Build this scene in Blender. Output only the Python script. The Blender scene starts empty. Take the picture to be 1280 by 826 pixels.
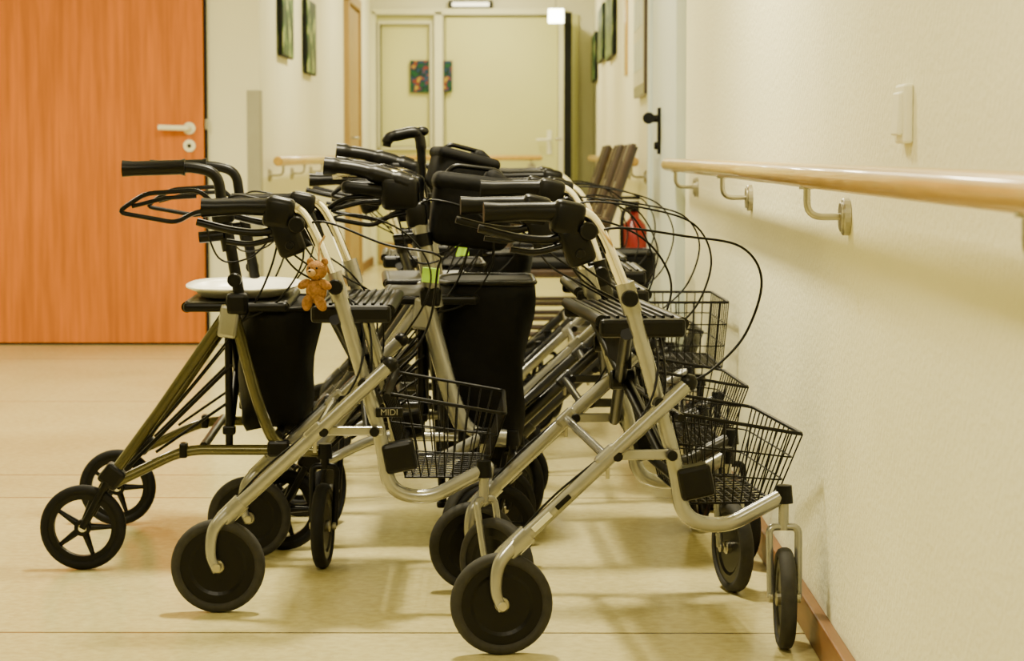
import bpy, bmesh, math, random
from mathutils import Vector, Matrix, Euler
random.seed(4)
scene = bpy.context.scene
V = Vector
# ------------------------------------------------------------------ materials
def base_mat(name):
    m = bpy.data.materials.new(name); m.use_nodes = True
    nt = m.node_tree
    return m, nt, nt.nodes["Principled BSDF"]

def mat(name, col, rough=0.5, metal=0.0, var=0.12, scale=12.0, bump=0.0, bscale=60.0, stretch=(1,1,1), coat=0.0, spec=None, emit=None, estr=0):
    m, nt, b = base_mat(name)
    tc = nt.nodes.new("ShaderNodeTexCoord"); mp = nt.nodes.new("ShaderNodeMapping")
    mp.inputs["Scale"].default_value = stretch
    nt.links.new(tc.outputs["Object"], mp.inputs["Vector"])
    nz = nt.nodes.new("ShaderNodeTexNoise"); nz.inputs["Scale"].default_value = scale; nz.inputs["Detail"].default_value = 4
    nt.links.new(mp.outputs["Vector"], nz.inputs["Vector"])
    cr = nt.nodes.new("ShaderNodeValToRGB")
    cr.color_ramp.elements[0].position = 0.3; cr.color_ramp.elements[1].position = 0.7
    cr.color_ramp.elements[0].color = (*[c*(1-var) for c in col], 1)
    cr.color_ramp.elements[1].color = (*[min(1, c*(1+var)) for c in col], 1)
    nt.links.new(nz.outputs["Fac"], cr.inputs["Fac"])
    nt.links.new(cr.outputs["Color"], b.inputs["Base Color"])
    b.inputs["Roughness"].default_value = rough; b.inputs["Metallic"].default_value = metal
    b.inputs["Coat Weight"].default_value = coat
    if spec is not None: b.inputs["Specular IOR Level"].default_value = spec
    if bump > 0:
        n2 = nt.nodes.new("ShaderNodeTexNoise"); n2.inputs["Scale"].default_value = bscale; n2.inputs["Detail"].default_value = 3
        nt.links.new(mp.outputs["Vector"], n2.inputs["Vector"])
        bp = nt.nodes.new("ShaderNodeBump"); bp.inputs["Strength"].default_value = bump; bp.inputs["Distance"].default_value = 0.004
        nt.links.new(n2.outputs["Fac"], bp.inputs["Height"]); nt.links.new(bp.outputs["Normal"], b.inputs["Normal"])
    if emit:
        b.inputs["Emission Color"].default_value = (*emit, 1); b.inputs["Emission Strength"].default_value = estr
    return m

M = {}
M['wall'] = mat("woodchip_wall_paint", (0.82, 0.79, 0.53), 0.75, var=0.02, scale=3, bump=0.6, bscale=70, spec=.2)
M['wallw'] = mat("white_wall_paint", (0.83, 0.81, 0.57), 0.75, var=0.02, scale=3, bump=0.2, bscale=90, spec=.2)
M['ceil'] = mat("ceiling_paint", (0.70, 0.67, 0.47), 0.8, var=0.02)
M['door'] = mat("beech_veneer", (0.56, 0.160, 0.013), 0.5, var=0.20, scale=6, stretch=(6, 6, 0.35), spec=0.15)
M['rail'] = mat("beech_handrail", (0.56, 0.335, 0.045), 0.28, var=0.14, scale=10, stretch=(6, 0.6, 6), coat=0.4)
M['base'] = mat("wood_skirting", (0.17, 0.070, 0.014), 0.45, var=0.2, scale=10, stretch=(4, 0.5, 4))
M['greydoor'] = mat("pale_grey_door_paint", (0.60, 0.66, 0.60), 0.45, var=0.02)
M['white'] = mat("white_plastic", (0.86, 0.84, 0.62), 0.35, var=0.02)
M['cream'] = mat("cream_door_paint", (0.66, 0.65, 0.26), 0.5, var=0.03, scale=2)
M['framew'] = mat("cream_frame_paint", (0.80, 0.79, 0.50), 0.45, var=0.02)
M['tan'] = mat("tan_door_wood", (0.36, 0.23, 0.06), 0.5, var=0.1, stretch=(4, 4, .4))
M['steel'] = mat("brushed_steel", (0.42, 0.40, 0.32), 0.3, 1.0, var=0.08, scale=40)
M['guard'] = mat("brushed_corner_guard", (0.36, 0.35, 0.24), 0.5, 0.3, var=0.05, scale=10)
M['chrome'] = mat("chromed_steel", (0.82, 0.79, 0.70), 0.12, 1.0, var=0.04)
M['silver'] = mat("silver_lacquer_frame", (0.30, 0.297, 0.265), 0.24, 0.6, var=0.06, scale=30, coat=0.5)
M['grey'] = mat("dark_grey_lacquer_frame", (0.024, 0.024, 0.022), 0.28, 0.5, var=0.1, coat=0.25)
M['green'] = mat("olive_lacquer_frame", (0.078, 0.070, 0.024), 0.26, 0.6, var=0.08, coat=0.4)
M['black'] = mat("black_plastic", (0.0014, 0.0014, 0.0014), 0.36, var=0.2, spec=.20)
M['rubber'] = mat("grey_tyre_rubber", (0.024, 0.023, 0.019), 0.75, var=0.2, scale=60, spec=.3)
M['rubberb'] = mat("black_tyre_rubber", (0.0035, 0.0035, 0.0035), 0.65, var=0.2, scale=60, spec=.2)
M['fabric'] = mat("black_nylon_fabric", (0.0012, 0.0012, 0.0013), 0.7, var=0.3, scale=40, bump=0.5, bscale=25, spec=.15)
M['wire'] = mat("black_coated_wire", (0.002, 0.002, 0.002), 0.4, spec=.2)
M['teddy'] = mat("brown_plush", (0.30, 0.145, 0.045), 0.95, var=0.3, scale=120, bump=1.0, bscale=300, spec=.1)
M['muzzle'] = mat("pale_plush", (0.45, 0.28, 0.12), 0.95, var=0.2, scale=120, spec=.1)
M['tray'] = mat("white_melamine", (0.88, 0.87, 0.76), 0.25, var=0.01)
M['red'] = mat("red_enamel", (0.28, 0.008, 0.006), 0.35, coat=0.3)
M['lime'] = mat("lime_tag", (0.40, 0.72, 0.02), 0.6)
M['dwood'] = mat("dark_stained_wood", (0.038, 0.020, 0.010), 0.35, var=0.3, stretch=(6, 6, 1), coat=0.2)
M['dark'] = mat("dark_rubber_seal", (0.003, 0.004, 0.003), 0.6, spec=.2)
M['paper'] = mat("notice_paper", (0.66, 0.65, 0.46), 0.6, var=0.03)
M['lamp'] = mat("lamp_diffuser", (0.9, 0.88, 0.8), 0.5, emit=(1, 0.92, 0.6), estr=3.0)
M['exit'] = mat("lit_sign_diffuser", (0.95, 0.95, 0.8), 0.5, emit=(1, 1, 0.7), estr=20.0)

def art_mat(name, cols, scale):
    m, nt, b = base_mat(name)
    tc = nt.nodes.new("ShaderNodeTexCoord")
    vo = nt.nodes.new("ShaderNodeTexNoise"); vo.inputs["Scale"].default_value = scale; vo.inputs["Detail"].default_value = 1
    nt.links.new(tc.outputs["Object"], vo.inputs["Vector"])
    cr = nt.nodes.new("ShaderNodeValToRGB"); cr.color_ramp.interpolation = 'CONSTANT'
    e = cr.color_ramp.elements
    n = len(cols)
    e[0].position = 0; e[0].color = (*cols[0], 1)
    e[1].position = 0.42; e[1].color = (*cols[1], 1)
    for i in range(2, n):
        k = e.new(0.42 + 0.07*(i-1)); k.color = (*cols[i], 1)
    nt.links.new(vo.outputs["Fac"], cr.inputs["Fac"]); nt.links.new(cr.outputs["Color"], b.inputs["Base Color"])
    b.inputs["Roughness"].default_value = 0.5; b.inputs["Specular IOR Level"].default_value = .2
    return m
M['artg'] = art_mat("green_painting", [(0.003, .025, .006), (0.004, .038, .008), (0.008, .06, .012), (.12, .20, .05), (.40, .46, .16)], 8)
M['artc'] = art_mat("colourful_painting", [(0.01, .08, .03), (.01, .03, .015), (0.015, .05, .12), (.20, .04, .01), (.40, .30, .02)], 16)

def floor_mat():
    m, nt, b = base_mat("linoleum_floor")
    L = nt.links.new
    g = nt.nodes.new("ShaderNodeNewGeometry")
    n1 = nt.nodes.new("ShaderNodeTexNoise"); n1.inputs["Scale"].default_value = 1.6; n1.inputs["Detail"].default_value = 6
    mp = nt.nodes.new("ShaderNodeMapping"); mp.inputs["Scale"].default_value = (1, .7, 1)
    L(g.outputs["Position"], mp.inputs["Vector"]); L(mp.outputs["Vector"], n1.inputs["Vector"])
    n2 = nt.nodes.new("ShaderNodeTexNoise"); n2.inputs["Scale"].default_value = 45; n2.inputs["Detail"].default_value = 3
    L(g.outputs["Position"], n2.inputs["Vector"])
    ad = nt.nodes.new("ShaderNodeMath"); ad.operation = 'MULTIPLY_ADD'; ad.inputs[1].default_value = 0.45
    L(n2.outputs["Fac"], ad.inputs[0]); 
    ml = nt.nodes.new("ShaderNodeMath"); ml.operation = 'MULTIPLY'; ml.inputs[1].default_value = 0.55
    L(n1.outputs["Fac"], ml.inputs[0]); L(ml.outputs[0], ad.inputs[2])
    cr = nt.nodes.new("ShaderNodeValToRGB")
    cr.color_ramp.elements[0].position = 0.38; cr.color_ramp.elements[0].color = (0.52, 0.45, 0.19, 1)
    cr.color_ramp.elements[1].position = 0.62; cr.color_ramp.elements[1].color = (0.69, 0.61, 0.29, 1)
    L(ad.outputs[0], cr.inputs["Fac"])
    n3 = nt.nodes.new("ShaderNodeTexNoise"); n3.inputs["Scale"].default_value = 160; n3.inputs["Detail"].default_value = 1
    L(g.outputs["Position"], n3.inputs["Vector"])
    gt = nt.nodes.new("ShaderNodeMath"); gt.operation = 'GREATER_THAN'; gt.inputs[1].default_value = 0.74; L(n3.outputs["Fac"], gt.inputs[0])
    sep = nt.nodes.new("ShaderNodeSeparateXYZ"); L(g.outputs["Position"], sep.inputs[0])
    hm = nt.nodes.new("ShaderNodeMath"); hm.operation = 'MULTIPLY'; hm.inputs[1].default_value = .5; L(gt.outputs[0], hm.inputs[0])
    prev = hm.outputs[0]
    for k in (2.6, 4.42, 6.18, 6.62, 8.6, 10.4):
        c = nt.nodes.new("ShaderNodeMath"); c.operation = 'COMPARE'; c.inputs[1].default_value = k; c.inputs[2].default_value = 0.006
        L(sep.outputs["Y"], c.inputs[0])
        a = nt.nodes.new("ShaderNodeMath"); a.operation = 'MAXIMUM'; L(prev, a.inputs[0]); L(c.outputs[0], a.inputs[1]); prev = a.outputs[0]
    mx = nt.nodes.new("ShaderNodeMix"); mx.data_type = 'RGBA'
    L(prev, mx.inputs["Factor"]); L(cr.outputs["Color"], mx.inputs[6]); mx.inputs[7].default_value = (0.18, 0.135, 0.045, 1)
    L(mx.outputs[2], b.inputs["Base Color"])
    b.inputs["Roughness"].default_value = 0.22; b.inputs["Specular IOR Level"].default_value = 0.5
    return m
M['floor'] = floor_mat()

# ------------------------------------------------------------------ mesh builder
def fillet(pts, rad=0.04, k=6):
    pts = [V(p) for p in pts]; out = [pts[0]]
    for i in range(1, len(pts)-1):
        a, b, c = pts[i-1], pts[i], pts[i+1]
        l = min(rad, (b-a).length*.49, (c-b).length*.49)
        p0 = b+(a-b).normalized()*l; p2 = b+(c-b).normalized()*l
        for j in range(k+1):
            t = j/k; out.append(p0*(1-t)**2+b*2*t*(1-t)+p2*t*t)
    out.append(pts[-1]); return out

def catmull(pts, k=8):
    pts = [V(p) for p in pts]; P = [pts[0]*2-pts[1]]+pts+[pts[-1]*2-pts[-2]]; out = []
    for i in range(1, len(P)-2):
        for j in range(k):
            t = j/k; a, b, c, d = P[i-1:i+3]
            out.append(.5*((2*b)+(c-a)*t+(2*a-5*b+4*c-d)*t*t+(3*b-a-3*c+d)*t**3))
    out.append(pts[-1]); return out

class MB:
    def __init__(s): s.v = []; s.f = []; s.m = []; s.s = []; s.mats = []
    def mi(s, k):
        if k not in s.mats: s.mats.append(k)
        return s.mats.index(k)
    def add(s, vs, fs, k, smooth=True):
        o = len(s.v); s.v += [tuple(v) for v in vs]; i = s.mi(k)
        for f in fs: s.f.append([o+a for a in f]); s.m.append(i); s.s.append(smooth)
    def tube(s, pts, r, k, n=10, rs=None, flat=1.0, up=None):
        pts = [V(p) for p in pts]; 
        q = [pts[0]]
        for p in pts[1:]:
            if (p-q[-1]).length > 1e-5: q.append(p)
        pts = q; N = len(pts)
        if rs is not None:
            rr = [rs[0]+(rs[-1]-rs[0])*i/(N-1) if len(rs) == 2 else rs[min(len(rs)-1, int(round(i/(N-1)*(len(rs)-1))))] for i in range(N)]
        else: rr = [r]*N
        T = [(pts[min(i+1, N-1)]-pts[max(i-1, 0)]).normalized() for i in range(N)]
        u = up if up is not None else (V((0, 1, 0)) if abs(T[0].y) < .9 else V((1, 0, 0)))
        u = V(u); vs = []; fs = []
        for i in range(N):
            u = (u-T[i]*u.dot(T[i])).normalized(); w = T[i].cross(u)
            for j in range(n):
                a = 2*math.pi*j/n
                vs.append(pts[i]+u*math.cos(a)*rr[i]*flat+w*math.sin(a)*rr[i])
        for i in range(N-1):
            for j in range(n):
                a = i*n+j; b = i*n+(j+1) % n; fs.append((a, b, b+n, a+n))
        s.add(vs, fs, k, True)
        s.add(vs[:n], [tuple(range(n-1, -1, -1))], k, False); s.add(vs[-n:], [tuple(range(n))], k, False)
    def bm(s, bm, mx, k, smooth):
        bm.verts.index_update()
        s.add([mx @ v.co for v in bm.verts], [[v.index for v in f.verts] for f in bm.faces], k, smooth); bm.free()
    def box(s, c, size, k, bev=0.004, rot=(0, 0, 0), seg=2, smooth=False):
        b = bmesh.new(); bmesh.ops.create_cube(b, size=1)
        for v in b.verts: v.co = V((v.co.x*size[0], v.co.y*size[1], v.co.z*size[2]))
        if bev > 0: bmesh.ops.bevel(b, geom=b.edges[:], offset=min(bev, min(size)*.45), segments=seg, affect='EDGES', profile=.5)
        s.bm(b, Matrix.Translation(c) @ Euler(rot).to_matrix().to_4x4(), k, smooth)
    def ell(s, c, size, k, rot=(0, 0, 0), n=16):
        b = bmesh.new(); bmesh.ops.create_uvsphere(b, u_segments=n, v_segments=max(6, n//2), radius=1)
        for v in b.verts: v.co = V((v.co.x*size[0], v.co.y*size[1], v.co.z*size[2]))
        s.bm(b, Matrix.Translation(c) @ Euler(rot).to_matrix().to_4x4(), k, True)
    def lathe(s, prof, c, axis, k, n=32, smooth=True, closed=False):
        a = V(axis).normalized(); u = V((0, 0, 1)) if abs(a.z) < .9 else V((1, 0, 0)); u = (u-a*u.dot(a)).normalized(); w = a.cross(u)
        vs = []; fs = []; c = V(c); m = len(prof)
        for i in range(n):
            t = 2*math.pi*i/n; d = u*math.cos(t)+w*math.sin(t)
            for r, h in prof: vs.append(c+d*r+a*h)
        for i in range(n):
            i2 = (i+1) % n
            for j in range(m if closed else m-1):
                j2 = (j+1) % m
                fs.append((i*m+j, i2*m+j, i2*m+j2, i*m+j2))
        s.add(vs, fs, k, smooth)
    def cyl(s, c, axis, r, h, k, n=16):
        e = min(r, h)*.15
        s.lathe([(0.0001, -h/2), (r-e, -h/2), (r, -h/2+e), (r, h/2-e), (r-e, h/2), (0.0001, h/2)], c, axis, k, n, smooth=False)
    def build(s, name, loc=(0, 0, 0), yaw=0, rot=None, parent=None):
        me = bpy.data.meshes.new(name); me.from_pydata(s.v, [], s.f)
        for k in s.mats: me.materials.append(M[k])
        me.polygons.foreach_set("material_index", s.m); me.polygons.foreach_set("use_smooth", s.s)
        me.update()
        o = bpy.data.objects.new(name, me); scene.collection.objects.link(o)
        o.location = loc; o.rotation_euler = rot if rot else (0, 0, yaw)
        if parent: o.parent = parent
        return o

def simple_box(name, lo, hi, k, bev=0):
    mb = MB(); c = [(a+b)/2 for a, b in zip(lo, hi)]; sz = [b-a for a, b in zip(lo, hi)]
    mb.box((0, 0, 0), sz, k, bev); return mb.build(name, c)

# ------------------------------------------------------------------ room
XW = 0.57
simple_box("floor", (-4.3, -2.3, -0.1), (XW+.2, 21.5, 0), 'floor')
simple_box("ceiling", (-4.3, -2.3, 2.6), (XW+.2, 21.5, 2.7), 'ceil')
simple_box("wall_right", (XW, -2.3, 0), (XW+.2, 19.3, 2.6), 'wall')
simple_box("wall_left", (-4.3, 11.2, 0), (-1.3, 19.3, 2.6), 'wallw')
simple_box("wall_side", (-4.3, -2.1, 0), (-4.1, 11.2, 2.6), 'wallw')
simple_box("wall_back", (-4.3, -2.3, 0), (XW, -2.1, 2.6), 'wallw')
simple_box("wall_end", (-4.3, 19.3, 0), (XW+.2, 19.5, 2.6), 'wallw')
# skirting
mb = MB(); mb.box((0, 0, 0), (.024, 10.1, .07), 'base', .004); mb.build("baseboard_right", (XW-.012, 3.0, .035))
mb = MB(); mb.box((0, 0, 0), (.024, 9.0, .07), 'base', .004); mb.build("baseboard_corridor", (XW-.012, 14.75, .035))
mb = MB(); mb.box((0, 0, 0), (.02, 8.1, .07), 'base', .004); mb.build("baseboard_left", (-1.29, 15.25, .035))
mb = MB(); mb.box((0, 0, 0), (.27, .02, .07), 'wallw', .004); mb.build("baseboard_front", (-1.435, 11.19, .035))
# big beech door
mb = MB()
mb.box((-2.16, 11.178, 1.055), (1.18, .04, 2.09), 'door', .003)
mb.box((-1.562, 11.185, 1.06), (.012, .03, 2.12), 'dark', .001)
mb.box((-2.16, 11.185, .006), (1.2, .05, .012), 'dark', .001)
mb.box((-2.16, 11.185, 2.12), (1.26, .05, .03), 'greydoor', .003)
mb.box((-2.765, 11.185, 1.06), (.03, .05, 2.12), 'greydoor', .002)
mb.cyl((-1.64, 11.152, 1.06), (0, 1, 0), .030, .012, 'white', 24)
mb.tube(fillet([(-1.64, 11.155, 1.06), (-1.64, 11.11, 1.06), (-1.785, 11.105, 1.064)], .025), .0135, 'white', 12)
mb.cyl((-1.64, 11.152, .975), (0, 1, 0), .030, .012, 'white', 24)
mb.cyl((-1.64, 11.146, .975), (0, 1, 0), .010, .012, 'dark', 12)
mb.box((-1.557, 11.16, 1.08), (.012, .03, .05), 'steel', .002)
mb.build("door_1")
# corner guard
mb = MB(); mb.box((-1.332, 11.196, .62), (.062, .006, 1.25), 'guard', .001); mb.box((-1.298, 11.23, .62), (.006, .07, 1.25), 'guard', .001)
mb.build("trim_1")
# right grey door + frame
mb = MB()
mb.box((XW-.004, 9.1, 1.15), (.03, 1.7, 2.3), 'greydoor', .003)
for yy in (8.2, 10.0): mb.box((XW-.014, yy, 1.17), (.045, .10, 2.34), 'greydoor', .006)
mb.box((XW-.014, 9.1, 2.34), (.045, 1.9, .1), 'greydoor', .006)
mb.box((XW-.024, 9.35, 1.03), (.016, .06, .19), 'black', .004)
mb.tube(fillet([(XW-.02, 9.35, 1.08), (XW-.075, 9.35, 1.08), (XW-.075, 9.22, 1.08)], .02), .016, 'black', 10)
mb.cyl((XW-.075, 9.22, 1.08), (0, 1, 0), .024, .03, 'black')
mb.cyl((XW-.03, 9.35, .97), (1, 0, 0), .016, .03, 'black')
mb.build("door_2")
# tan door on left corridor wall
mb = MB()
mb.box((-1.29, 17.0, 1.0), (.03, 1.1, 2.0), 'tan', .004)
for yy in (16.42, 17.58): mb.box((-1.283, yy, 1.02), (.05, .08, 2.04), 'tan', .004)
mb.box((-1.283, 17.0, 2.06), (.05, 1.24, .08), 'tan', .004)
mb.tube(fillet([(-1.28, 16.6, 1.05), (-1.22, 16.6, 1.05), (-1.22, 16.72, 1.05)], .02), .01, 'steel', 8)
mb.build("door_3")

# end door set
mb = MB()
Y = 19.27
mb.box((-.43, Y+.01, 1.05), (1.74, .02, 2.1), 'cream', 0)
mb.box((-1.28, Y-.02, 1.06), (.05, .08, 2.12), 'framew', .004)
mb.box((-.73, Y-.02, 1.06), (.07, .08, 2.12), 'framew', .004)
mb.box((.30, Y-.02, 1.06), (.05, .08, 2.12), 'framew', .004)
mb.box((-.48, Y-.02, 2.12), (1.62, .08, .05), 'framew', .004)
for x in (-1.23, -.79): mb.box((x, Y-.02, 1.5), (.022, .04, 1.06), 'framew', .003)
for z in (.98, 2.03): mb.box((-1.01, Y-.02, z), (.46, .04, .022), 'framew', .003)
mb.box((-1.25, Y-.03, 1.5), (.008, .05, 1.05), 'guard', 0); mb.box((-.77, Y-.03, 1.06), (.008, .065, 2.0), 'guard', 0)
mb.box((-1.215, Y-.03, 1.5), (.008, .035, 1.03), 'dark', 0); mb.box((-.805, Y-.03, 1.5), (.006, .035, 1.03), 'guard', 0)
mb.box((-1.01, Y-.03, 2.015), (.42, .035, .006), 'guard', 0); mb.box((-1.01, Y-.03, .995), (.42, .035, .006), 'guard', 0)
mb.box((-.69, Y-.03, 1.06), (.008, .06, 2.08), 'guard', 0)
mb.box((-.48, Y-.03, 2.092), (1.56, .065, .006), 'guard', 0)
mb.box((-1.01, Y-.005, .45), (.46, .02, .8), 'cream', .003)
mb.box((-1.01, Y-.012, .10), (.46, .02, .18), 'tan', .003)
mb.box((-.20, Y-.01, 1.04), (.94, .04, 2.06), 'cream', .004)
mb.tube(fillet([(.20, Y-.03, 1.05), (.20, Y-.09, 1.05), (.09, Y-.09, 1.05)], .02), .011, 'white', 8)
mb.box((.20, Y-.035, 1.03), (.04, .01, .2), 'white', .004)
mb.build("door_4")
mb = MB()
mb.box((0, 0, 1.03), (.056, .80, 2.06), 'greydoor', .004)
mb.box((0, -.41, 1.03), (.062, .02, 2.06), 'dark', .002)
mb.box((-.038, -.37, 1.03), (.014, .06, 2.06), 'framew', .002)
mb.tube(fillet([(-.03, -.36, 1.05), (-.09, -.36, 1.05), (-.09, -.24, 1.05)], .02), .011, 'steel', 8)
mb.build("door_5", (.338, 18.76, 0))
mb = MB(); mb.box((0, 0, 0), (.18, .012, .27), 'artc', .002); mb.build("wall_painting", (-.88, Y-.03, 1.58))
mb = MB(); mb.box((0, 0, 0), (.075, .012, .26), 'artc', .002); mb.build("wall_painting", (-.65, Y-.07, 1.58))
mb = MB(); mb.box((0, 0, 0), (.37, .05, .065), 'dark', .006); mb.box((0, -.026, 0), (.31, .01, .035), 'lamp', .004); mb.build("emergency_light", (-.46, Y-.02, 2.18))
mb = MB(); mb.box((0, 0, 0), (.13, .05, .12), 'framew', .004); mb.box((0, -.03, 0), (.12, .012, .11), 'exit', .004); mb.build("lit_ceiling_sign", (.24, 18.2, 2.02))
mb = MB(); mb.tube([(0, 0, 0), (0, 0, .52)], .006, 'steel', 8); o = mb.build("sign_rod", (0, 0, .06)); o.parent = bpy.data.objects["lit_ceiling_sign"]
def painting(x, y, z, wy, hz):
    mb = MB(); mb.box((0, 0, 0), (.03, wy, hz), 'artg', .003); mb.box((0, 0, 0), (.022, wy+.015, hz+.015), 'dark', .003); mb.build("green_canvas_painting", (x, y, z))
painting(-1.28, 12.25, 1.73, .55, .55); painting(-1.28, 13.6, 1.62, .55, .42)
painting(XW-.018, 14.9, 1.79, 1.2, .46); painting(XW-.018, 16.65, 1.80, .95, .38); painting(XW-.018, 18.35, 1.70, .8, .36)
mb = MB(); mb.box((0, 0, 0), (.03, 1.0, .78), 'dwood', .006); mb.box((-.012, 0, 0), (.012, .9, .68), 'paper', .002)
for i in range(3):
    for j in range(3): mb.box((-.019, -.29+i*.29, -.2+j*.2), (.003, .22, .14), 'greydoor', 0)
mb.build("framed_notice_board", (XW-.016, 10.95, 1.60))
mb = MB(); mb.box((0, 0, 0), (.01, .25, .75), 'rail', .002); mb.build("wall_chart", (XW-.006, 12.9, 1.75))

# ------------------------------------------------------------------ handrails
def handrail(name, p0, p1, wn, ys, r=.0215, z=.90):
    p0, p1 = V(p0), V(p1); wn = V(wn); mb = MB(); d = (p1-p0).normalized()
    pts = [p0, p0+d*.004, p0+d*.012, p1-d*.012, p1-d*.004, p1]
    mb.tube(pts, r, 'rail', 20, rs=[r*.6, r*.9, r, r, r*.9, r*.6])
    for t in ys:
        c = p0+d*t
        w = wn.length; n = wn.normalized()
        pl = c+n*w+V((0, 0, -.072))
        mb.tube(fillet([c+V((0, 0, -r*.7)), c+V((0, 0, -.072)), pl], .03), .0065, 'steel', 10)
        mb.cyl(pl-n*.006, n, .033, .014, 'steel', 24)
        mb.cyl(pl-n*.014, n, .026, .006, 'steel', 24)
        mb.cyl(c+V((0, 0, -r*.95)), (0, 0, 1), .014, .006, 'steel', 12)
    return mb.build(name)
handrail("handrail", (XW-.075, .4, .90), (XW-.075, 8.0, .90), (.075, 0, 0), [v for v in (1.85, 3.62, 5.35, 7.15)])
handrail("handrail", (-1.225, 11.3, .90), (-1.225, 16.2, .90), (-.075, 0, 0), (.25, 1.35, 2.45, 3.6, 4.6), r=.025)
handrail("handrail", (XW-.075, 10.4, .90), (XW-.075, 17.5, .90), (.075, 0, 0), (.3, 2, 3.8, 5.6))
handrail("handrail", (-1.2, 19.14, .90), (.14, 19.14, .90), (0, .1, 0), (.1, .65, 1.25))

# ------------------------------------------------------------------ switch
mb = MB()
mb.box((0, 0, 0), (.014, .084, .088), 'white', .004)
mb.box((-.009, 0, 0), (.010, .060, .064), 'white', .003, rot=(0, .05, 0))
mb.build("light_switch", (XW-.007, 3.41, .998))

# ------------------------------------------------------------------ rollator parts
def wheel(mb, c, axis, R=.0965, w=.03, style='solid', tyre='rubber'):
    h = w/2
    mb.lathe([(R-.020, -h*.85), (R-.010, -h), (R-.003, -h*.75), (R, -h*.3), (R, h*.3), (R-.003, h*.75), (R-.010, h), (R-.020, h*.85)], c, axis, tyre, 44, closed=True)
    a = V(axis).normalized(); u = V((0, 0, 1)); u = (u-a*u.dot(a)).normalized(); v = a.cross(u); c = V(c)
    if style == 'solid':
        mb.lathe([(0.0001, -h*.5), (R*.55, -h*.5), (R*.62, -h*.7), (R-.019, -h*.7), (R-.019, h*.7), (R*.62, h*.7), (R*.55, h*.5), (0.0001, h*.5)], c, axis, 'black', 36, smooth=False)
        mb.cyl(c, axis, .014, w*1.15, 'steel', 16)
    else:
        mb.lathe([(R-.032, -h*.7), (R-.019, -h*.8), (R-.019, h*.8), (R-.032, h*.7)], c, axis, 'black', 40, closed=True, smooth=False)
        mb.cyl(c, axis, .019, w*1.1, 'black', 20); mb.cyl(c, axis, .010, w*1.3, 'chrome', 14)
        for i in range(5):
            t = 2*math.pi*i/5+.3; d = u*math.cos(t)+v*math.sin(t); e = -u*math.sin(t)+v*math.cos(t)
            mb.tube([c+d*.014, c+d*(R-.03)], .008, 'black', 8, rs=[.009, .005], up=e)

def caster(mb, top, ang, trail=.035, R=.0965, style='solid', fork='silver', tyre='rubber'):
    top = V(top); hd = V((math.cos(ang), math.sin(ang), 0)); ax = V((-math.sin(ang), math.cos(ang), 0))
    c = V((top.x, top.y, 0))-hd*trail+V((0, 0, R))
    wheel(mb, c, ax, R, .03, style, tyre)
    zt = 2*R+.035
    crown = V((top.x, top.y, zt))
    mb.tube([crown+V((0, 0, -.006)), top+V((0, 0, .0))], .010, fork, 12)
    mb.tube([top+V((0, 0, -.016)), top+V((0, 0, .018))], .017, 'black', 14, rs=[.018, .015])
    for s in (-1, 1):
        mb.tube(fillet([crown, crown+ax*s*.028-hd*.004, c+ax*s*.026+hd*.006], .022), .0075, fork, 8)
        mb.cyl(c+ax*s*.026, ax, .009, .008, 'steel', 12)
    return c

def basket(mb, x0, x1, y0, y1, z0, z1, inset=.04, n=9, slope=0.0):
    def ring(t, grow=0):
        i = inset*(1-t)
        z = z0+(z1-z0)*t
        return [V((x0+i, y0+i, z)), V((x1-i, y0+i, z-slope*t)), V((x1-i, y1-i, z-slope*t)), V((x0+i, y1-i, z))]
    for t, r in ((0, .0026), (.33, .0018), (.66, .0018), (1, .004)):
        R = ring(t); mb.tube(fillet(R+[R[0]], .015, 3), r, 'wire', 6)
        mb.tube([R[3], R[0], R[0]+(R[1]-R[0])*.1], r, 'wire', 6)
    A, B = ring(0), ring(1)
    for e in range(4):
        m = n if e % 2 == 0 else int(n*1.2)
        for i in range(m+1):
            t = i/m
            mb.tube([A[e].lerp(A[(e+1) % 4], t), B[e].lerp(B[(e+1) % 4], t)], .0017, 'wire', 5)
    for i in range(1, n):
        t = i/n; mb.tube([A[0].lerp(A[1], t), A[3].lerp(A[2], t)], .0017, 'wire', 5)
    for i in range(1, n+2):
        t = i/(n+2); mb.tube([A[0].lerp(A[3], t), A[1].lerp(A[2], t)], .0017, 'wire', 5)
    ym = (y0+y1)/2
    mb.tube(fillet([V((x0, ym-.07, z1)), V((x0-.01, ym-.06, z1+.05)), V((x0-.01, ym+.06, z1+.05)), V((x0, ym+.07, z1))], .02), .003, 'wire', 6)

def bag(mb, x0, x1, y0, y1, z0, z1, k='fabric'):
    n = 28; lev = 12; vs = []; fs = []
    for l in range(lev+1):
        t = l/lev; z = z0+(z1-z0)*t
        g = (.84+.16*t)*(1 if l else .84)
        sag = .012*math.sin(t*9)
        cx = (x0+x1)/2-.02*(1-t); cy = (y0+y1)/2
        for j in range(n):
            a = 2*math.pi*j/n; ca, sa = math.cos(a), math.sin(a)
            p = 2/4.5
            x = math.copysign(abs(ca)**p, ca)*(x1-x0)/2*g; y = math.copysign(abs(sa)**p, sa)*(y1-y0)/2*g
            wob = 1+.03*math.sin(5*a+l*.9)
            vs.append((cx+x*wob+sag*.5, cy+y*wob, z+.008*math.sin(3*a)*(t < .1)))
    for l in range(lev):
        for j in range(n):
            a = l*n+j; b = l*n+(j+1) % n; fs.append((a, b, b+n, a+n))
    fs.append(tuple(range(n-1, -1, -1)))
    fs.append(tuple(lev*n+j for j in range(n)))
    mb.add(vs, fs, k, True)
    rim = [vs[lev*n+j] for j in range(n)]; mb.tube([V(p) for p in rim]+[V(rim[0])], .006, 'black', 6)

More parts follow.
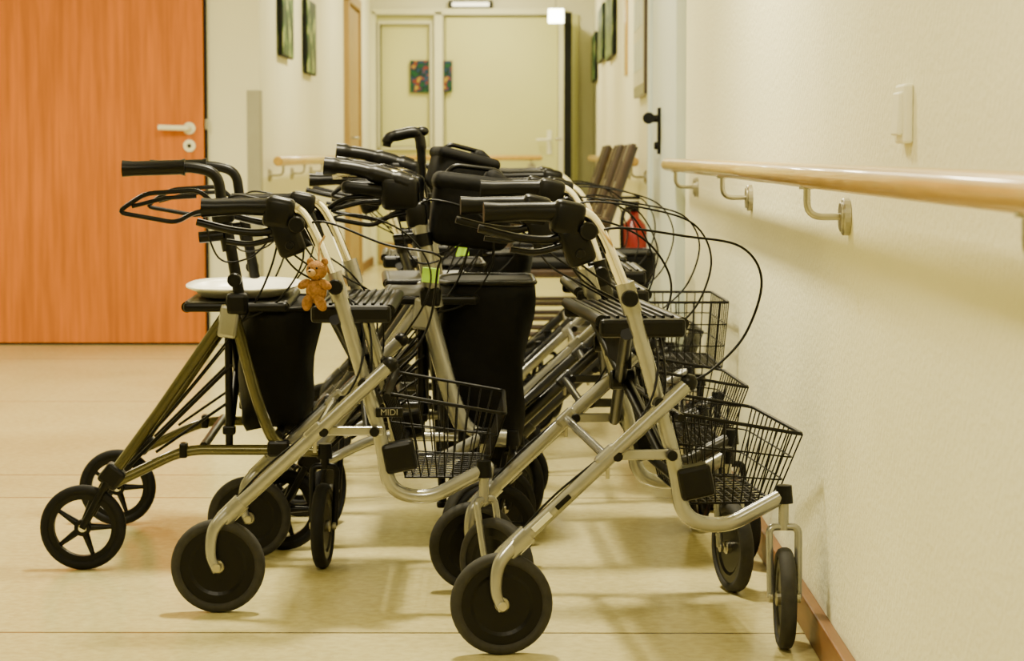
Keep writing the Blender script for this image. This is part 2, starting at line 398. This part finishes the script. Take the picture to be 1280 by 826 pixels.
def handle1(mb, y, h, o, cabl=True, far=False):
    z = .83+h
    mb.tube(fillet([(.262, y, .62), (.200, y, .775+h), (.165, y, z+.004), (-.015, y, z)], .055, 8), .0115, 'chrome', 14)
    mb.tube([(.112, y, z+.002), (.10, y, z), (.05, y, z+.001), (.0, y, z-.001), (-.03, y, z-.001)], .018, 'black', 16, rs=[.019, .0185, .017, .018, .020])
    mb.box((.128, y, z-.012), (.062, .046, .066), 'black', .014, rot=(0, .2, 0), seg=3, smooth=True)
    mb.box((.145, y, z-.062), (.056, .04, .078), 'black', .012, rot=(0, -.35, 0), seg=3, smooth=True)
    mb.cyl((.165, y+o*.022, z-.035), (0, 1, 0), .017, .02, 'black', 16)
    mb.cyl((.150, y+o*.022, z-.078), (0, 1, 0), .009, .012, 'black', 12)
    mb.tube(catmull([(.135, y, z-.04), (.09, y, z-.052), (.03, y, z-.047), (-.04, y, z-.03)]), .008, 'black', 8, flat=1.4)
    mb.tube(catmull([(.13, y, z-.06), (.07, y, z-.075), (.02, y, z-.07)]), .006, 'black', 8, flat=1.6)
    mb.tube(catmull([(.12, y, z-.075), (.16, y-.03*o, z-.13), (.23, y-.05*o, z-.17), (.30, y-.03*o, z-.22), (.315, y, z-.32), (.30, y, .44)]), .0024, 'wire', 6)

def rollator(name, loc, yaw=0, frame='silver', w=.62, h=0.0, wheels='solid', tyre='rubber', cast=(1.4, 1.2), bsk=True, hibsk=False, bagg=False, cable=1.0, label=False, cz=0.0):
    mb = MB()
    for y, o, cs in ((0, -1, cast[0]), (w, 1, cast[1])):
        wheel(mb, (0, y, .0965), (0, 1, 0), .0965, .032, wheels, tyre)
        for s in (-1, 1):
            mb.tube(catmull([(.0, y+s*.023, .088), (-.012, y+s*.024, .125), (-.006, y+s*.021, .175), (.026, y+s*.008, .212)]), .01, frame, 10, rs=[.0095, .0145], flat=.6)
            mb.cyl((0, y+s*.03, .0965), (0, 1, 0), .009, .008, 'steel', 12)
        mb.tube([(.012, y, .192), (.05, y, .229)], .0195, frame, 14)
        mb.tube([(.03, y, .21), (.352, y, .508)], .0145, frame, 16)
        mb.ell((.354, y, .510), (.017, .016, .017), 'black')
        yi = y-o*.033
        mb.tube(fillet([(.244, yi, .668), (.335, yi, .352), (.350, yi, .245), (.43, yi, .228), (.538, yi, .285)], .07, 8), .0150, frame, 16)
        mb.tube([(.236, yi, .696), (.252, yi, .640)], .0185, 'silver' if frame == 'silver' else 'black', 14)
        mb.cyl((.243, yi+o*.022, .668), (0, 1, 0), .016, .022, 'black', 14)
        handle1(mb, yi, h, o)
        mb.box((.272, y-o*.012, .373), (.135, .008, .020), frame, .003)
        for bx in (.218, .322): mb.cyl((bx, y-o*.004, .373), (0, 1, 0), .010, .036, 'black', 14)
        mb.box((.20, y-o*.002, .372), (.05, .03, .028), frame, .008, rot=(0, -.75, 0))
        mb.cyl((.300, y-o*.016, .470), (0, 1, 0), .012, .05, 'black', 14)
        mb.box((.372, yi, .318), (.066, .05, .062), 'black', .008, rot=(0, -.2, 0))
        mb.box((.20, y+o*.004, .345), (.008, .006, .03), 'steel', .002)
        caster(mb, (.545, yi, .290), cs, style=wheels, fork=frame if frame == 'silver' else 'black', tyre=tyre)
        k = cable
        if y == 0:
            mb.tube(catmull([(.15, yi, .78+h), (.22, yi-.01, .80+h), (.345, yi-.03, .785+h+cz), (.45, yi-.04, .765+h*.5+cz), (.492*k+.4*(1-k), yi-.03, .70), (.464*k+.4*(1-k), yi-.02, .60), (.40, y, .535), (.353, y, .508)]), .0026, 'wire', 6)
        else:
            mb.tube(catmull([(.15, yi, .78+h), (.25, yi+.01, .80+h), (.36, yi+.02, .76+h), (.42, yi+.02, .68), (.41, yi, .60), (.353, y, .508)]), .0026, 'wire', 6)
        mb.tube(catmull([(.10, yi, .775+h), (.17, yi-o*.03, .72+h), (.25, yi-o*.04, .66), (.30, yi, .56), (.26, y, .44), (.10, y, .30), (.02, y+o*.0, .215)]), .0024, 'wire', 6)
        if label: 
            mb.box((.075, y+o*.0135, .252), (.045, .004, .011), 'paper', .001, rot=(0, -.747, 0)); mb.box((.115, y+o*.0135, .289), (.035, .004, .010), 'black', .001, rot=(0, -.747, 0))
    # seat (moulded, ribbed)
    x0, x1, zs = .195, .350, .618
    mb.box(((x0+x1)/2, w/2, zs), (x1-x0, w-.075, .018), 'black', .008, seg=3, smooth=False)
    for i in range(8): mb.box((x0+.016+i*.0175, w/2, zs+.0115), (.007, w-.13, .006), 'black', .002)
    mb.tube([(x0, .05, zs+.005), (x0, w-.05, zs+.005)], .012, 'black', 12); mb.tube([(x1, .05, zs-.001), (x1, w-.05, zs-.001)], .013, 'black', 12)
    for yy in (.045, w-.045): mb.box(((x0+x1)/2, yy, zs-.008), (x1-x0+.01, .022, .036), 'black', .008)
    mb.tube([(.24, .03, .60), (.30, w-.03, .37)], .012, 'black', 10); mb.tube([(.25, w-.03, .60), (.31, .03, .37)], .012, 'black', 10)
    mb.tube([(.345, .03, .44), (.345, w-.03, .44)], .008, 'black', 8)
    mb.cyl((.275, w/2, .485), (1, 0, 0), .02, .05, 'black', 14)
    mb.tube([(.20, 0, .37), (.20, w, .37)], .009, frame, 10)
    mb.tube([(.365, .03, .30), (.365, w-.03, .30)], .010, 'black', 10)
    mb.box((.265, w/2, .565), (.012, .30, .09), 'fabric', .004)
    if bsk: basket(mb, .335, .590, .075, w-.08, .262, .445, .045, 10, .045)
    if hibsk: basket(mb, .365, .575, .05, w-.05, .37, .545, .015, 9, 0)
    if bagg: bag(mb, .33, .50, .06, w-.06, .30, .60)
    return mb.build(name, loc, yaw)

def rollator2(name, loc, yaw=0, frame='green', w=.60, h=0.0, thick=.0128, wheels='spoke', tall=.35, grip='round', cast=(1.45, 1.2), bagz=(.34, .585), bagx=(.345, .53), post='black', bend='chrome'):
    mb = MB()
    for y, o, cs in ((0, -1, cast[0]), (w, 1, cast[1])):
        yi = y-o*.03
        wheel(mb, (0, y, .0965), (0, 1, 0), .0965, .028, wheels, 'rubberb')
        for s in (-1, 1): mb.tube([(0, y+s*.020, .0965), (.055, y+s*.014, .200)], .008, 'black', 8, flat=.6)
        mb.box((.066, y-o*.006, .212), (.05, .045, .05), 'black', .008, rot=(0, -.9, 0))
        mb.box((.035, y-o*.028, .165), (.025, .012, .10), 'black', .004, rot=(0, .5, 0))
        mb.tube([(.06, y, .205), (.17, yi, .355), (.336, yi, .593)], min(thick, .0145), frame, 14)
        mb.tube(fillet([(.075, y, .198), (.225, yi, .268), (.45, yi, .266)], .05), .012, frame, 14)
        mb.tube(fillet([(.336, yi, .600), (.395, yi, .37), (.435, yi, .268), (.53, yi, .262)], .06, 7), thick*1.05, frame, 14)
        mb.box((.44, yi, .27), (.05, .04, .036), 'black', .006); mb.box((.225, yi, .267), (.018, .034, .034), 'black', .004)
        mb.box((.330, yi+o*.008, .560), (.045, .022, .075), 'silver', .008, rot=(0, .15, 0)); mb.box((.35, yi+o*.008, .60), (.05, .03, .05), 'black', .01)
        zt = .905+h
        mb.tube([(.362, yi, .575), (.318, yi, zt-.075)], thick*1.02, post, 14)
        mb.tube([(.333, yi, .72), (.327, yi, .75)], thick*1.25, 'black', 14)
        mb.cyl((.345, yi+o*.02, .655), (0, 1, 0), .016, .03, 'black', 14)
        mb.tube(fillet([(.320, yi, zt-.10), (.308, yi, zt-.01), (.25, yi, zt+.004), (.12, yi, zt)], .05, 8), .0125, bend, 14)
        mb.box((.318, yi, zt-.095), (.050, .045, .060), 'black', .012, rot=(0, -.1, 0), seg=3, smooth=True)
        if grip == 'round':
            mb.tube([(.235, yi, zt+.003), (.225, yi, zt+.003), (.12, yi, zt), (.095, yi, zt)], .018, 'black', 16, rs=[.020, .017, .017, .019])
        else:
            mb.tube(catmull([(.30, yi, zt-.025), (.24, yi, zt-.005), (.17, yi, zt+.012), (.10, yi, zt+.02)]), .02, 'black', 14, rs=[.026, .022, .018, .022], flat=1.1)
            mb.box((.28, yi, zt-.045), (.09, .055, .08), 'black', .016, seg=3, smooth=True)
            mb.box((.20, yi, zt-.035), (.12, .04, .03), 'black', .012, rot=(0, .1, 0), seg=3, smooth=True)
        mb.tube(fillet([(.30, yi, zt-.080), (.265, yi, zt-.048), (.145, yi, zt-.056), (.082, yi, zt-.098), (.215, yi, zt-.122), (.25, yi, zt-.10), (.30, yi, zt-.090)], .02, 4), .0055, 'black', 8)
        mb.tube([(.115, yi, zt-.085), (.19, yi, zt-.066), (.26, yi, zt-.062)], .005, 'black', 8)
        mb.tube([(.32, yi, zt-.15), (.265, yi, zt-.155)], .013, 'black', 12)
        mb.tube(catmull([(.27, yi, zt-.09), (.31, yi-.02, zt-.20), (.38, yi-.02, zt-.20), (.44, yi-.01, zt-.15), (.42, yi, zt-.24), (.36, yi, .56), (.20, yi, .36), (.07, y, .21)]), .0025, 'wire', 6)
        mb.tube(catmull([(.30, yi, zt-.09), (.36, yi-.03, zt-.06), (.47, yi-.03, zt-.10), (.50, yi-.02, zt-.20), (.44, yi, zt-.30), (.36, yi, .56)]), .0025, 'wire', 6)
        mb.tube([(.327, yi-o*.02, .275), (.327, yi-o*.02, .56)], .009, 'black', 10)
        mb.box((.327, yi-o*.02, .31), (.03, .02, .02), 'black', .004)
        mb.tube([(.10, yi-o*.015, .23), (.335, yi-o*.015, .46)], .0045, 'black', 8)
        mb.tube([(.16, yi-o*.02, .26), (.335, yi-o*.02, .38)], .0035, 'black', 8)
        caster(mb, (.545, yi, .262), cs, style='solid', fork='black', tyre='rubberb')
    mb.box((.345, w/2, .592), (.235, w-.05, .022), 'black', .008, seg=3)
    mb.tube([(.235, .04, .592), (.235, w-.04, .592)], .013, 'black', 12); mb.tube([(.455, .04, .592), (.455, w-.04, .592)], .012, 'black', 12)
    mb.tube([(.327, .05, .30), (.327, w-.05, .55)], .010, 'black', 10); mb.tube([(.327, w-.05, .30), (.327, .05, .55)], .010, 'black', 10)
    mb.tube([(.44, .03, .30), (.44, w-.03, .30)], .010, 'black', 10); mb.tube([(.27, .03, .275), (.27, w-.03, .275)], .010, 'black', 10)
    bag(mb, bagx[0], bagx[1], .05, w-.05, bagz[0], bagz[1])
    return mb.build(name, loc, yaw)

rA = rollator("rollator", (-.045, 4.23, 0), math.radians(6.0), w=.63, cast=(1.45, 1.75), label=True)
rB = rollator("rollator", (-.63, 4.62, 0), math.radians(1.0), w=.62, cast=(2.4, .8), cable=.55, cz=-.03)
rC = rollator2("rollator", (-1.0, 5.1, 0), math.radians(3), w=.62, bagz=(.30, .585), bend='black')
rD = rollator2("rollator", (-.575, 5.36, 0), math.radians(1), frame='silver', w=.50, h=-.015, thick=.0205, grip='ergo', bagz=(.20, .63), bagx=(.365, .60), post='silver', cast=(.5, 2.2))
rE = rollator("rollator", (-.07, 5.14, 0), math.radians(3), w=.58, h=.03, wheels='spoke', tyre='rubberb', cast=(1.9, 1.2), frame='grey')
rF = rollator("rollator", (-.035, 5.98, 0), math.radians(1), frame='grey', w=.56, h=.02, bsk=False, hibsk=True, tyre='rubberb', cast=(1.2, 1.5))
rG = rollator2("rollator", (-.60, 6.02, 0), math.radians(4), frame='grey', w=.55, h=.02, cast=(.6, .9), post='silver', grip='ergo')
rH = rollator("rollator", (-.05, 6.80, 0), math.radians(1), frame='silver', w=.56, h=.04, wheels='spoke', tyre='rubberb', cast=(1.6, 1.4))
rI = rollator("rollator", (-.62, 6.85, 0), math.radians(3), frame='grey', w=.56, h=.03, tyre='rubberb', bsk=False, bagg=True, cast=(.4, 2))
rJ = rollator("rollator", (-.06, 7.6, 0), math.radians(0), frame='grey', w=.54, h=.04, tyre='rubberb', bsk=False, bagg=True, cast=(.4, 2))
rK = rollator("rollator", (-.50, 7.65, 0), math.radians(-4), frame='grey', w=.54, h=.05, tyre='rubberb', bsk=False, bagg=True, cast=(.4, 2))

# text tag on rB
mbt = MB(); mbt.box((0, 0, 0), (.056, .004, .020), 'black', .002); tag = mbt.build("name_tag", (.352, .002, .412)); tag.parent = rB
cu = bpy.data.curves.new("tag_text", 'FONT'); cu.body = "MIDI"; cu.size = .018; cu.align_x = 'CENTER'; cu.align_y = 'CENTER'; cu.extrude = .0004
to = bpy.data.objects.new("tag_text", cu); scene.collection.objects.link(to); cu.materials.append(M['silver'])
to.parent = tag; to.location = (0, -.0028, 0); to.rotation_euler = (math.pi/2, 0, 0)

# ------------------------------------------------------------------ tray
mb = MB()
def oval(rx, ry, z, n=48, p=2/2.6):
    out = []
    for j in range(n):
        a = 2*math.pi*j/n; c, s = math.cos(a), math.sin(a)
        out.append(V((math.copysign(abs(c)**p, c)*rx, math.copysign(abs(s)**p, s)*ry, z)))
    return out
rings = [oval(.08, .18, .004), oval(.105, .235, .004), oval(.118, .252, .018), oval(.134, .268, .024), oval(.134, .268, .020), oval(.114, .248, .012), oval(.10, .23, .0), oval(.08, .18, .0)]
vs = [p for r in rings for p in r]; n = 48; fs = []
for l in range(len(rings)-1):
    for j in range(n): fs.append((l*n+j, l*n+(j+1) % n, (l+1)*n+(j+1) % n, (l+1)*n+j))
fs.append(tuple(range(n-1, -1, -1))); fs.append(tuple((len(rings)-1)*n+j for j in range(n)))
mb.add(vs, fs, 'tray', True); mb.build("serving_tray", (-.672, 5.44, .607), math.radians(3))

# ------------------------------------------------------------------ teddy
mb = MB()
mb.ell((0, 0, 0), (.022, .018, .026), 'teddy'); mb.ell((.003, -.004, .042), (.022, .020, .020), 'teddy')
mb.ell((.0, -.022, .038), (.010, .009, .008), 'muzzle'); mb.ell((.0, -.031, .041), (.003, .003, .002), 'black', n=8)
for s in (-1, 1):
    mb.ell((.003+s*.016, 0, .059), (.008, .005, .008), 'teddy'); mb.ell((.003+s*.008, -.021, .047), (.0025, .002, .0025), 'black', n=8)
    mb.ell((s*.023, -.008, .014), (.016, .009, .009), 'teddy', rot=(0, s*.5, 0)); mb.ell((s*.015, -.012, -.024), (.011, .011, .018), 'teddy', rot=(.4, -s*.35, 0))
mb.tube(catmull([(0, .012, .055), (-.006, .03, .09), (-.0, .042, .11)]), .002, 'muzzle', 6)
mb.build("teddy_bear", (-.423, 4.60, .662), -.35)

# ------------------------------------------------------------------ cane
mb = MB()
mb.tube([(0, 0, .0), (0, 0, .96)], .0105, 'black', 12)
mb.tube(catmull([(0, 0, .90), (.0, 0, .960), (-.012, 0, .980), (-.05, 0, .977), (-.080, 0, .970), (-.088, 0, .948)]), .013, 'black', 12, rs=[.012, .014, .015, .015, .014, .011])
mb.ell((.006, 0, .982), (.018, .013, .013), 'black')
mb.cyl((0, 0, .008), (0, 0, 1), .017, .016, 'rubberb')
mb.build("walking_cane", (-.215, 5.92, .015), rot=(0, -.06, 0.1))

# ------------------------------------------------------------------ handle pouches
def pouch(loc, size, yaw=0, tilt=0):
    mb = MB(); mb.box((0, 0, 0), size, 'fabric', .03, seg=4, smooth=True)
    mb.box((0, 0, size[2]*.38), (size[0]*1.05, size[1]*1.05, size[2]*.28), 'fabric', .02, seg=3, smooth=True)
    mb.box((size[0]*.3, 0, size[2]*.45), (size[0]*.4, size[1]*.7, size[2]*.25), 'fabric', .02, rot=(0, .5, 0), seg=3, smooth=True)
    mb.tube(fillet([(-size[0]*.4, 0, size[2]*.4), (-size[0]*.3, 0, size[2]*.62), (size[0]*.3, 0, size[2]*.62), (size[0]*.4, 0, size[2]*.4)], .04), .006, 'black', 8)
    return mb.build("handle_pouch", loc, rot=(0, tilt, yaw))
pouch((-.165, 5.80, .885), (.155, .16, .11), .2, .25)
pouch((-.130, 5.44, .800), (.19, .13, .17), .1, .12)
mb = MB(); mb.box((0, 0, 0), (.04, .004, .035), 'lime', .001); mb.build("lime_tag", (-.222, 5.325, .655), rot=(0, .1, 0))
mb = MB(); mb.box((0, 0, 0), (.035, .004, .03), 'lime', .001); mb.build("lime_tag", (-.17, 6.1, .68), rot=(0, -.1, 0))

# ------------------------------------------------------------------ chairs along the wall
def chair(loc, yaw):
    mb = MB()   # faces -X
    mb.box((0, 0, .45), (.42, .44, .035), 'dwood', .01)
    mb.box((0, 0, .48), (.40, .42, .035), 'fabric', .015, seg=3, smooth=True)
    for s in (-1, 1):
        mb.tube([(-.18, s*.19, .44), (-.19, s*.20, 0)], .018, 'dwood', 8, rs=[.02, .014])
        mb.tube([(.24, s*.19, 0), (.19, s*.19, .44), (.22, s*.19, .62), (.34, s*.19, .97)], .02, 'dwood', 8, flat=.8)
        mb.tube([(-.18, s*.20, .66), (.24, s*.20, .66)], .018, 'dwood', 8, flat=1.4); mb.tube([(-.17, s*.20, .45), (-.17, s*.2, .66)], .015, 'dwood', 8)
        mb.tube([(-.18, s*.19, .2), (.2, s*.19, .2)], .012, 'dwood', 8)
    for zz, xx in ((.94, .33), (.80, .28), (.68, .24)):
        mb.box((xx, 0, zz), (.022, .38, .08 if zz > .9 else .04), 'dwood', .006, rot=(0, .33, 0))
    return mb.build("wooden_armchair", loc, yaw)
chair((.10, 9.5, 0), 0); chair((.09, 10.4, 0), 0); chair((.07, 11.4, 0), 0)

# fire extinguisher on the right wall
mb = MB()
mb.lathe([(0.0001, 0), (.055, 0), (.062, .02), (.062, .33), (.05, .38), (.022, .41), (.02, .44), (0.0001, .44)], (0, 0, 0), (0, 0, 1), 'red', 28)
mb.cyl((0, 0, .46), (0, 0, 1), .022, .05, 'black'); mb.box((-.03, 0, .50), (.11, .02, .015), 'black', .004); mb.box((-.03, 0, .475), (.09, .02, .012), 'black', .004)
mb.tube(catmull([(.0, -.02, .46), (-.05, -.06, .44), (-.06, -.075, .34), (-.05, -.07, .15)]), .01, 'black', 8)
mb.box((.068, 0, .3), (.022, .06, .12), 'black', .003)
mb.build("fire_extinguisher", (XW-.081, 10.25, .24))

# ------------------------------------------------------------------ lights
def ceil_lamp(x, y, power, sx=.3, sy=1.2, col=(1, .90, .62)):
    mb = MB(); mb.box((0, 0, .03), (sx+.04, sy+.04, .06), 'framew', .006); mb.box((0, 0, -.004), (sx, sy, .012), 'lamp', .004)
    o = mb.build("ceiling_lamp", (x, y, 2.54))
    ld = bpy.data.lights.new("ceiling_lamp_light", 'AREA'); ld.shape = 'RECTANGLE'; ld.size = sx; ld.size_y = sy; ld.energy = power; ld.color = col
    lo = bpy.data.objects.new("ceiling_lamp_light", ld); scene.collection.objects.link(lo); lo.parent = o; lo.location = (0, 0, -.02)
ceil_lamp(-.50, 1.9, 68, .25, .5); ceil_lamp(-.25, 5.3, 138, .20, .3); ceil_lamp(-.6, 8.6, 66); ceil_lamp(-2.6, 3.6, 14); ceil_lamp(-2.4, 8.2, 92)
ceil_lamp(-.35, 12.5, 54); ceil_lamp(-.35, 15.5, 44); ceil_lamp(-.35, 18.0, 52)
w = bpy.data.worlds.new("world"); scene.world = w; w.use_nodes = True
w.node_tree.nodes["Background"].inputs[0].default_value = (1, .88, .65, 1); w.node_tree.nodes["Background"].inputs[1].default_value = 0.1

# ------------------------------------------------------------------ camera
cam = bpy.data.cameras.new("camera"); co = bpy.data.objects.new("camera", cam); scene.collection.objects.link(co)
cam.sensor_width = 36; cam.lens = 2850/1280*36; cam.clip_start = .05
co.location = (0, 0, .94)
co.rotation_euler = (math.radians(90-4.45), 0, math.radians(.34))
cam.dof.use_dof = True; cam.dof.focus_distance = 4.4; cam.dof.aperture_fstop = 9
scene.camera = co
